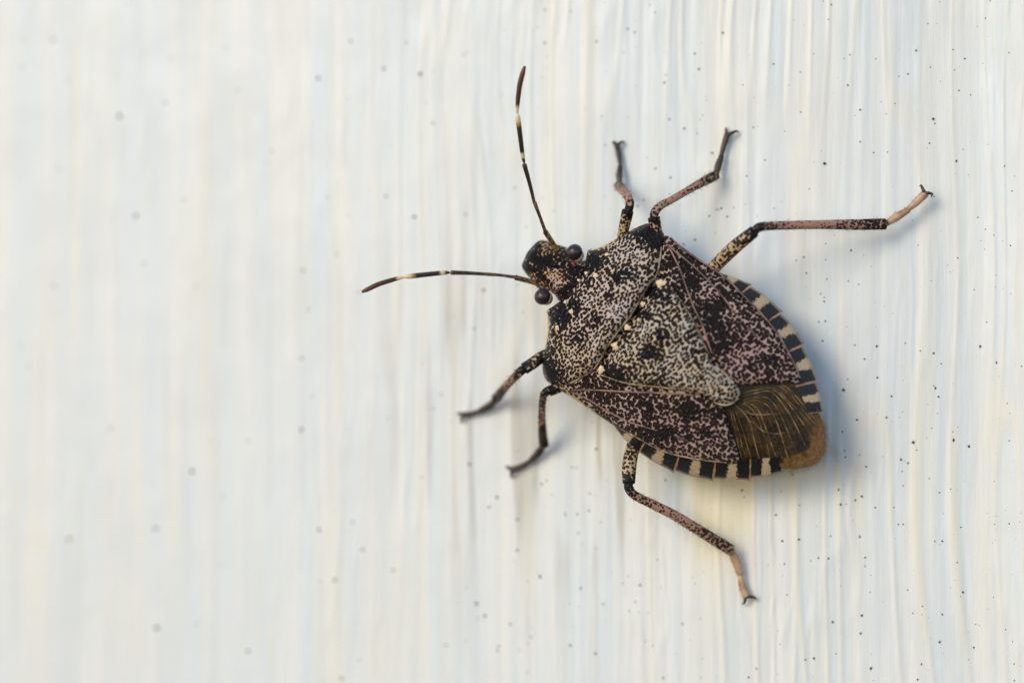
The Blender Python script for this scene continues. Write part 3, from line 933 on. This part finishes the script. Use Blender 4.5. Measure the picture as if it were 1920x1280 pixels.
mem = plate('wing_membrane', MEM, -0.036, M['membrane'], bug, 0.012, 0.006, 0.03, 0.006, mem_attr, mem_z)
C4 = lambda l: [(1240 + x * .2031, 660 + y * .2031) for x, y in l]
MV = [[(640, 545), (655, 620), (675, 700), (695, 800), (720, 900), (745, 985)],
      [(650, 530), (680, 620), (705, 700), (730, 800), (750, 880), (790, 975)],
      [(665, 510), (710, 610), (748, 720), (780, 820), (805, 900), (835, 985)],
      [(680, 490), (760, 560), (820, 660), (850, 780), (880, 890), (912, 1000)],
      [(740, 475), (810, 500), (890, 600), (930, 720), (975, 860), (1010, 1010)],
      [(760, 470), (830, 480), (900, 540), (960, 690), (1020, 850), (1085, 1015)],
      [(760, 460), (870, 445), (980, 490), (1050, 610), (1110, 780), (1170, 985)],
      [(745, 440), (860, 420), (990, 430), (1090, 560), (1170, 740), (1270, 960)],
      [(735, 410), (850, 385), (1000, 360), (1100, 450), (1210, 620), (1330, 860)],
      [(730, 385), (860, 350), (1010, 335), (1130, 430), (1260, 590), (1390, 780)],
      [(860, 325), (960, 318), (1060, 340), (1170, 440), (1300, 580), (1410, 710)],
      [(1040, 310), (1100, 325), (1170, 375), (1250, 460), (1340, 570), (1425, 670)],
      [(1110, 305), (1160, 325), (1220, 385), (1290, 460), (1360, 545), (1425, 620)]]
MV = [np.array(v, float) for v in MV]
lines = []
for i, v in enumerate(MV):
    lines.append((v, .0026 if i in (3, 5, 6, 8, 9, 12) else .0017))
    if i + 1 < len(MV):
        for t in (0.5,):
            m_ = v * (1 - t) + MV[i + 1] * t
            lines.append((m_[random.choice((1, 1, 2)):], .0010))
lines += [(np.array([(780, 540), (830, 570), (920, 578), (1010, 570), (1080, 572)], float), .0024), (np.array([(800, 620), (870, 660), (930, 720), (1040, 750), (1150, 745)], float), .0020)]
for v, r in lines:
    v = v + RNG.uniform(-3, 3, v.shape)
    seam('membrane_vein', C4(v), -0.0358, r * 0.9, M['mvein' if r > .0015 else 'mvein_thin'], mem, 5, 5)

# fine fringe round the wing tip
vs, fs = [], []
edge = crom([(1506, 722), (1518, 740), (1527, 758), (1540, 786), (1546, 802), (1548, 822), (1547, 843), (1538, 860), (1522, 873), (1494, 879), (1466, 879)], 16)
for i in range(len(edge) - 1):
    a = loc(edge[i][0], edge[i][1], None, -0.038)
    t = Vector((*(edge[i + 1] - edge[i]), 0)).normalized()
    L = random.uniform(4, 9)
    ex, ey = edge[i][0] + t.y * L + random.uniform(-2, 2), edge[i][1] - t.x * L + random.uniform(-2, 2)
    b = loc(ex, ey, None, -0.046)
    s = (b - a).cross(Vector((0, 0, 1))).normalized() * 0.0011
    k = len(vs)
    vs += [a + s, a - s, a + Vector((0, 0, 0.0015)), b]
    fs += [(k, k + 1, k + 3), (k + 1, k + 2, k + 3), (k + 2, k, k + 3)]
o = link('fringe', mesh('fringe', vs, fs), M['bristle'], mem, 0)
o['kind'] = 'stuff'


# ------------------------------------------------------------------ banded abdomen margin
def strip_plate(name, outer, inner, mat, parent, nu=14, nv=6, off_o=-0.045, off_i=-0.034, thick=0.012, tooth=0.0):
    po = resample(np.array(crom(outer, 6)), 1, False)
    pi_ = resample(np.array(crom(inner, 6)), 1, False)
    T, uvv = [], []
    for i in range(nu + 1):
        u = i / nu
        a = po[int(round(u * (len(po) - 1)))]
        b = pi_[int(round(u * (len(pi_) - 1)))]
        if tooth and u > 0.80:
            n_ = (a - b) / np.linalg.norm(a - b)
            a = a + n_ * tooth * ((u - 0.80) / 0.20) ** 1.5
        for j in range(nv + 1):
            v = j / nv
            p = b * (1 - v) + a * v
            q = loc(p[0], p[1], None, off_i * (1 - v) + off_o * v)
            q.z += 0.006 * math.sin(math.pi * u) - 0.004 * (v > 0.99)
            T.append(q)
            uvv.append((u, v))
    n = len(T)
    Bv = [q - Vector((0, 0, thick)) for q in T]
    W = nv + 1
    fs = []
    for i in range(nu):
        for j in range(nv):
            fs.append((i * W + j, (i + 1) * W + j, (i + 1) * W + j + 1, i * W + j + 1))
    A, B, C_ = (T[fs[0][k]] for k in range(3))
    if (B - A).cross(C_ - A).z < 0:
        fs = [tuple(reversed(f)) for f in fs]
    e = {}
    for f in fs:
        for k in range(4):
            e[(f[k], f[(k + 1) % 4])] = 1
    side = [(b, a, n + a, n + b) for (a, b) in e if (b, a) not in e]
    fa = fs + [tuple(n + k for k in reversed(f)) for f in fs] + side
    me = mesh(name, T + Bv, fa)
    uvl = me.uv_layers.new(name='UVMap')
    li = np.zeros(len(me.loops), int)
    me.loops.foreach_get('vertex_index', li)
    uvl.data.foreach_set('uv', np.array(uvv + uvv)[li].astype(np.float32).ravel())
    return link(name, me, mat, parent, 45)


CR = [([(1342, 510), (1365, 516), (1387, 524), (1408, 534)], [(1335, 520), (1352, 532), (1370, 546), (1380, 558)]),
      ([(1407, 537), (1431, 552), (1450, 568), (1465, 585)], [(1380, 558), (1396, 572), (1414, 590), (1430, 608)]),
      ([(1463, 588), (1478, 602), (1493, 622), (1506, 645)], [(1430, 608), (1445, 625), (1458, 643), (1468, 664)]),
      ([(1504, 648), (1513, 666), (1524, 690), (1532, 713)], [(1468, 664), (1478, 682), (1486, 702), (1492, 724)]),
      ([(1530, 716), (1535, 730), (1539, 750), (1542, 772)], [(1492, 724), (1502, 740), (1510, 758), (1515, 776)])]
CL = [([(1150, 797), (1164, 815), (1180, 833), (1197, 849)], [(1165, 795), (1180, 802), (1196, 812), (1212, 822)]),
      ([(1199, 848), (1220, 862), (1242, 874), (1263, 884)], [(1212, 822), (1234, 832), (1256, 840), (1276, 845)]),
      ([(1265, 882), (1288, 890), (1312, 895), (1336, 899)], [(1276, 845), (1298, 851), (1320, 856), (1342, 860)]),
      ([(1338, 896), (1360, 898), (1384, 899), (1406, 899)], [(1342, 860), (1364, 861), (1386, 861), (1407, 860)]),
      ([(1407, 895), (1427, 893), (1448, 889), (1466, 883)], [(1407, 860), (1428, 859), (1449, 857), (1466, 855)])]
for side in (CR, CL):
    for outer, inner in side:
        strip_plate('margin_segment', outer, inner, M['connex'], bug, tooth=2.5)

# ------------------------------------------------------------------ scutellum
SBASE = np.array([loc(x, y)[:2] for x, y in ((1110, 694), (1122, 677), (1142, 646), (1162, 618), (1183, 592), (1198, 565), (1213, 540), (1236, 510))])
SCUT = [(1120, 701), (1106, 690), (1112, 672), (1132, 640), (1152, 612), (1173, 586), (1189, 558), (1204, 533), (1222, 511), (1236, 508), (1246, 525), (1263, 546), (1282, 571), (1292, 588), (1305, 612), (1322, 649), (1339, 682), (1361, 702),
        (1378, 722), (1384, 739), (1376, 755), (1358, 760), (1339, 756), (1326, 745), (1304, 739), (1286, 733), (1242, 727), (1199, 723), (1166, 717), (1142, 709)]


def scut_attr(qx, qy, D, Q):
    d = spots(qx, qy, [(1225, 548, 14, .5), (1212, 590, 13, .4), (1192, 583, 12, .4), (1245, 560, 14, .25), (1170, 625, 10, .25), (1140, 700, 13, .5), (1158, 708, 15, .5), (1130, 690, 10, .3), (1240, 630, 12, .65), (1220, 662, 17, .4), (1205, 668, 12, .25), (1297, 628, 12, .4), (1305, 665, 12, .3),
                       (1264, 600, 10, .15), (1180, 640, 12, .1), (1190, 700, 20, .12), (1240, 715, 16, .15), (1345, 715, 16, -.12), (1325, 730, 16, -.15), (1355, 740, 20, -.05), (1275, 690, 16, -.15), (1215, 615, 10, -.18), (1255, 660, 14, -.1), (1180, 665, 14, -.12), (1278, 610, 10, -.15), (1295, 700, 18, -.18), (1335, 690, 10, -.1), (1210, 690, 14, -.1)])
    d = d + 0.06 * nz2(qx, qy, 16, 53)
    warm = spots(qx, qy, [(1230, 645, 22, .8), (1200, 690, 26, .6), (1270, 585, 18, .7), (1160, 690, 20, .5), (1355, 700, 12, .7), (1380, 740, 10, .6)])
    return d, qx * 0, np.clip(warm, 0, 1)


scut = plate('scutellum', SCUT, 0.018, M['scutellum'], bug, 0.012, 0.026, 0.026, 0.04, scut_attr,
             lambda Q, D: -0.058 * np.exp(-(seg_dist(Q, SBASE[:-1], SBASE[1:]) / 0.045) ** 2))
for (x, y, r) in ((1240, 533, 7.5), (1127, 693, 7), (1205, 569, 4.5), (1177, 613, 6), (1153, 648, 6), (1198, 600, 3), (1163, 658, 3.2)):
    callus(x, y, r * 1.05, scut, -0.010 if r > 6.5 else -0.018, 1.0)
seam('tip_rim', [(1339, 684), (1361, 703), (1377, 723), (1383, 739), (1375, 754), (1358, 759), (1340, 755)], -0.005, 0.0034, M['callus'], scut)
seam('side_rim', [(1262, 546), (1282, 572), (1292, 589), (1305, 613), (1322, 650), (1338, 683)], -0.005, 0.004, M['rim'], scut)
seam('side_rim', [(1122, 701), (1142, 708), (1166, 716), (1199, 722), (1242, 726), (1286, 732), (1304, 738)], -0.005, 0.004, M['rim'], scut)


# ------------------------------------------------------------------ legs
def P3(l):
    return [loc(x, y, h) for x, y, h in l]


def R(*px):
    return [p / 2 / 460 for p in px]


def bristles(limb, pts, radii, n, parent, L=0.022, mat='bristle'):
    C = np.array(crom([np.array([*p, r]) for p, r in zip(pts, radii)], 8))
    vs, fs = [], []
    for i in range(n):
        t = random.uniform(0.15, 0.99) ** 0.7 * (len(C) - 1)
        k = min(int(t), len(C) - 2)
        c = C[k] + (C[k + 1] - C[k]) * (t - k)
        d = Vector((C[k + 1] - C[k])[:3]).normalized()
        a = random.uniform(0, 6.28)
        s = d.cross(Vector((0, 0, 1))).normalized()
        u = s.cross(d)
        nrm = s * math.cos(a) + u * math.sin(a)
        p = Vector(c[:3]) + nrm * c[3] * 0.95
        q = p + (nrm * 0.8 + d * 0.75).normalized() * L * random.uniform(0.6, 1.15)
        e = d.cross(nrm).normalized() * 0.0009
        b = len(vs)
        vs += [p + e, p - e, p + d * 0.0015, q]
        fs += [(b, b + 1, b + 3), (b + 1, b + 2, b + 3), (b + 2, b, b + 3)]
    o = link('bristles', mesh('bristles', vs, fs), M[mat], parent, 0)
    o['kind'] = 'stuff'


def leg(femur, fw, tibia, tw, tarsus, aw, claws, pale=False, darkness=0.0, lbl=None):
    fp, fr = P3(femur), R(*fw)

    def fa(u, P):
        return 0.45 * np.clip((u - .72) / .28, 0, 1) ** 2 + darkness, u * 0, np.clip(1 - u, 0, 1) * 0.7
    L = tube('leg', fp, fr, M['femur'], bug, 14, 5, 0.92, fa)
    if lbl:
        L['label'] = lbl
    tp, tr = P3(tibia), R(*tw)

    def ta(u, P):
        return 0.36 * np.clip(1 - u / .16, 0, 1) + 0.16 * np.clip((u - .62) / .3, 0, 1) - 0.26 * np.exp(-((u - .42) / .22) ** 2) + darkness, np.exp(-((u - .42) / .3) ** 2), np.clip((u - .6) * 1.2, 0, .5)
    tube('tibia', tp, tr, M['tibia'], L, 12, 6, 0.85, ta)
    bristles(L, tp, tr, 90, L)
    tm = M['tarsus_pale'] if pale else M['tarsus_dark']
    for sg, wd in zip(tarsus, aw):
        q, r = P3(sg), R(*wd)
        tube('tarsus_segment', q, r, tm, L, 10, 4, 0.85)
        bristles(L, q, r, 30, L, 0.014, 'bristle' if pale else 'bristle_dark')
    for c in claws:
        tube('claw', P3(c), R(7, 6, 4.2, 1.8)[:len(c)], M['claw'], L, 8, 4)


# right fore leg
leg([(1160, 475, .24), (1167, 441, .275), (1172, 418, .30), (1177, 396, .32)], (18, 19, 21, 22),
    [(1178, 397, .32), (1181, 381, .315), (1176, 367, .26), (1167, 356, .17), (1160, 347, .075)], (16, 16, 15, 17, 18),
    [[(1162, 347, .06), (1161, 330, .05), (1163, 312, .035)], [(1163, 314, .033), (1161, 295, .027), (1156, 271, .025)]], [(9, 12, 10), (7, 9, 10)],
    [[(1156, 273, .028), (1154, 269, .03), (1150, 266, .018), (1149, 270, .008)], [(1157, 273, .028), (1163, 268, .03), (1169, 266, .018), (1171, 270, .008)]],
    lbl='right front leg, cream thigh with black spots')
# right middle leg
leg([(1238, 470, .24), (1232, 440, .27), (1226, 409, .30)], (18, 21, 23),
    [(1226, 410, .30), (1228, 398, .305), (1238, 386, .295), (1262, 373, .25), (1300, 351, .165), (1330, 335, .09), (1343, 328, .06)], (16, 16, 15, 14, 15, 19, 18),
    [[(1342, 329, .055), (1347, 310, .04), (1353, 292, .032)], [(1352, 294, .032), (1357, 274, .028), (1364, 251, .026)]], [(11, 13, 10), (8, 10, 12)],
    [[(1363, 253, .028), (1362, 247, .03), (1361, 242, .02), (1362, 239, .008)], [(1365, 253, .028), (1373, 249, .03), (1381, 246, .02), (1385, 249, .008)]],
    lbl='right middle leg with dark foot')
# right hind leg
leg([(1318, 528, .22), (1340, 500, .26), (1378, 463, .32), (1414, 434, .355)], (22, 24, 25, 22),
    [(1414, 434, .355), (1422, 427, .358), (1436, 424, .345), (1490, 422, .27), (1550, 421, .19), (1610, 421, .115), (1660, 420, .065)], (15, 17, 16, 16, 17, 20, 21),
    [[(1662, 419, .05), (1682, 406, .04), (1704, 393, .03)], [(1702, 394, .03), (1718, 379, .028), (1736, 362, .026)]], [(11, 15, 11), (8, 14, 15)],
    [[(1735, 364, .03), (1731, 356, .035), (1727, 348, .025), (1724, 349, .008)], [(1735, 363, .03), (1741, 362, .035), (1748, 364, .022), (1746, 369, .008)]], True,
    lbl='right hind leg with long pinkish shin and pale foot')
# left fore leg
leg([(1045, 655, .24), (1017, 668, .27), (1000, 680, .29), (983, 691, .30)], (19, 21, 22, 22),
    [(985, 690, .30), (975, 697, .30), (958, 714, .235), (942, 732, .145), (930, 747, .07)], (16, 17, 15, 17, 20),
    [[(932, 747, .055), (918, 760, .045), (899, 771, .033)], [(901, 770, .033), (884, 775, .028), (866, 778, .026)]], [(12, 14, 11), (8, 9, 11)],
    [[(868, 777, .028), (863, 776, .03), (859, 774, .018), (858, 777, .008)], [(868, 779, .028), (866, 784, .03), (865, 790, .018), (863, 791, .008)]], False, 0.22,
    lbl='left front leg, blurred dark foot')
# left middle leg
leg([(1075, 715, .23), (1055, 723, .26), (1030, 733, .285)], (18, 20, 20),
    [(1036, 731, .285), (1026, 733, .29), (1019, 742, .28), (1016, 771, .205), (1017, 809, .115), (1020, 834, .065)], (15, 16, 14, 14, 17, 20),
    [[(1020, 834, .055), (1010, 848, .042), (995, 863, .033)], [(997, 862, .033), (980, 872, .028), (959, 881, .026)]], [(11, 14, 11), (8, 9, 12)],
    [[(960, 880, .028), (955, 878, .03), (950, 874, .018), (948, 876, .008)], [(960, 881, .028), (959, 888, .03), (960, 893, .018), (957, 895, .008)]], False, 0.25,
    lbl='left middle leg with dark brown shin')
# left hind leg
leg([(1200, 800, .21), (1187, 836, .235), (1180, 872, .27), (1179, 905, .295)], (24, 25, 27, 23),
    [(1179, 903, .295), (1179, 914, .298), (1190, 928, .285), (1230, 948, .235), (1267, 967, .19), (1321, 1000, .12), (1371, 1031, .065)], (16, 17, 17, 18, 19, 21, 22),
    [[(1371, 1031, .055), (1380, 1053, .04), (1388, 1077, .032)], [(1387, 1075, .032), (1391, 1096, .028), (1399, 1118, .026)]], [(13, 16, 12), (9, 13, 14)],
    [[(1398, 1117, .03), (1397, 1124, .032), (1395, 1130, .02), (1391, 1131, .008)], [(1399, 1117, .03), (1408, 1118, .032), (1416, 1120, .02), (1418, 1124, .008)]], True,
    lbl='left hind leg with long speckled shin and pale foot')


# ------------------------------------------------------------------ antennae
def antenna(segs, wid, lbl):
    root = None
    for i, (s, wd) in enumerate(zip(segs, wid)):
        o = tube('antenna' if i == 0 else 'antenna_segment', [loc(x, y, h + 0.035) for x, y, h in s], R(*wd), M['ant%d' % (i + 1)], bug if i == 0 else root, 10, 6)
        if i == 0:
            root = o
            o['label'] = lbl


antenna([[(1045, 468, .285), (1036, 455, .30), (1022, 434, .32)], [(1023, 436, .32), (1013, 408, .335), (1002, 379, .355)], [(1002, 381, .355), (994, 348, .375), (983, 308, .40)],
         [(983, 305, .40), (980, 292, .41), (975, 252, .435), (971, 222, .45), (970, 214, .455)], [(970, 213, .455), (970, 200, .46), (974, 163, .475), (980, 138, .485), (984, 125, .49)]],
        [(8, 9, 10), (7, 6, 7.5), (6, 7, 9), (4, 7.5, 9, 9.5, 5), (4, 7.5, 9.5, 9, 5)], 'right antenna raised off the board, banded cream')
antenna([[(1003, 531, .275), (992, 527, .285), (966, 520, .30)], [(968, 520, .30), (940, 516, .315), (913, 514, .33)], [(915, 514, .33), (880, 512, .35), (846, 511, .37)],
         [(843, 511, .37), (830, 511.5, .378), (795, 515, .40), (768, 518, .418), (758, 519, .425)], [(757, 519.5, .425), (745, 522, .432), (712, 532, .455), (690, 542, .47), (679, 547, .477)]],
        [(8, 9, 10), (6.5, 5.5, 7), (6, 7, 8.5), (4, 8, 9, 9, 5), (4, 7.5, 9, 8.5, 5)], 'left antenna held out sideways, banded cream')
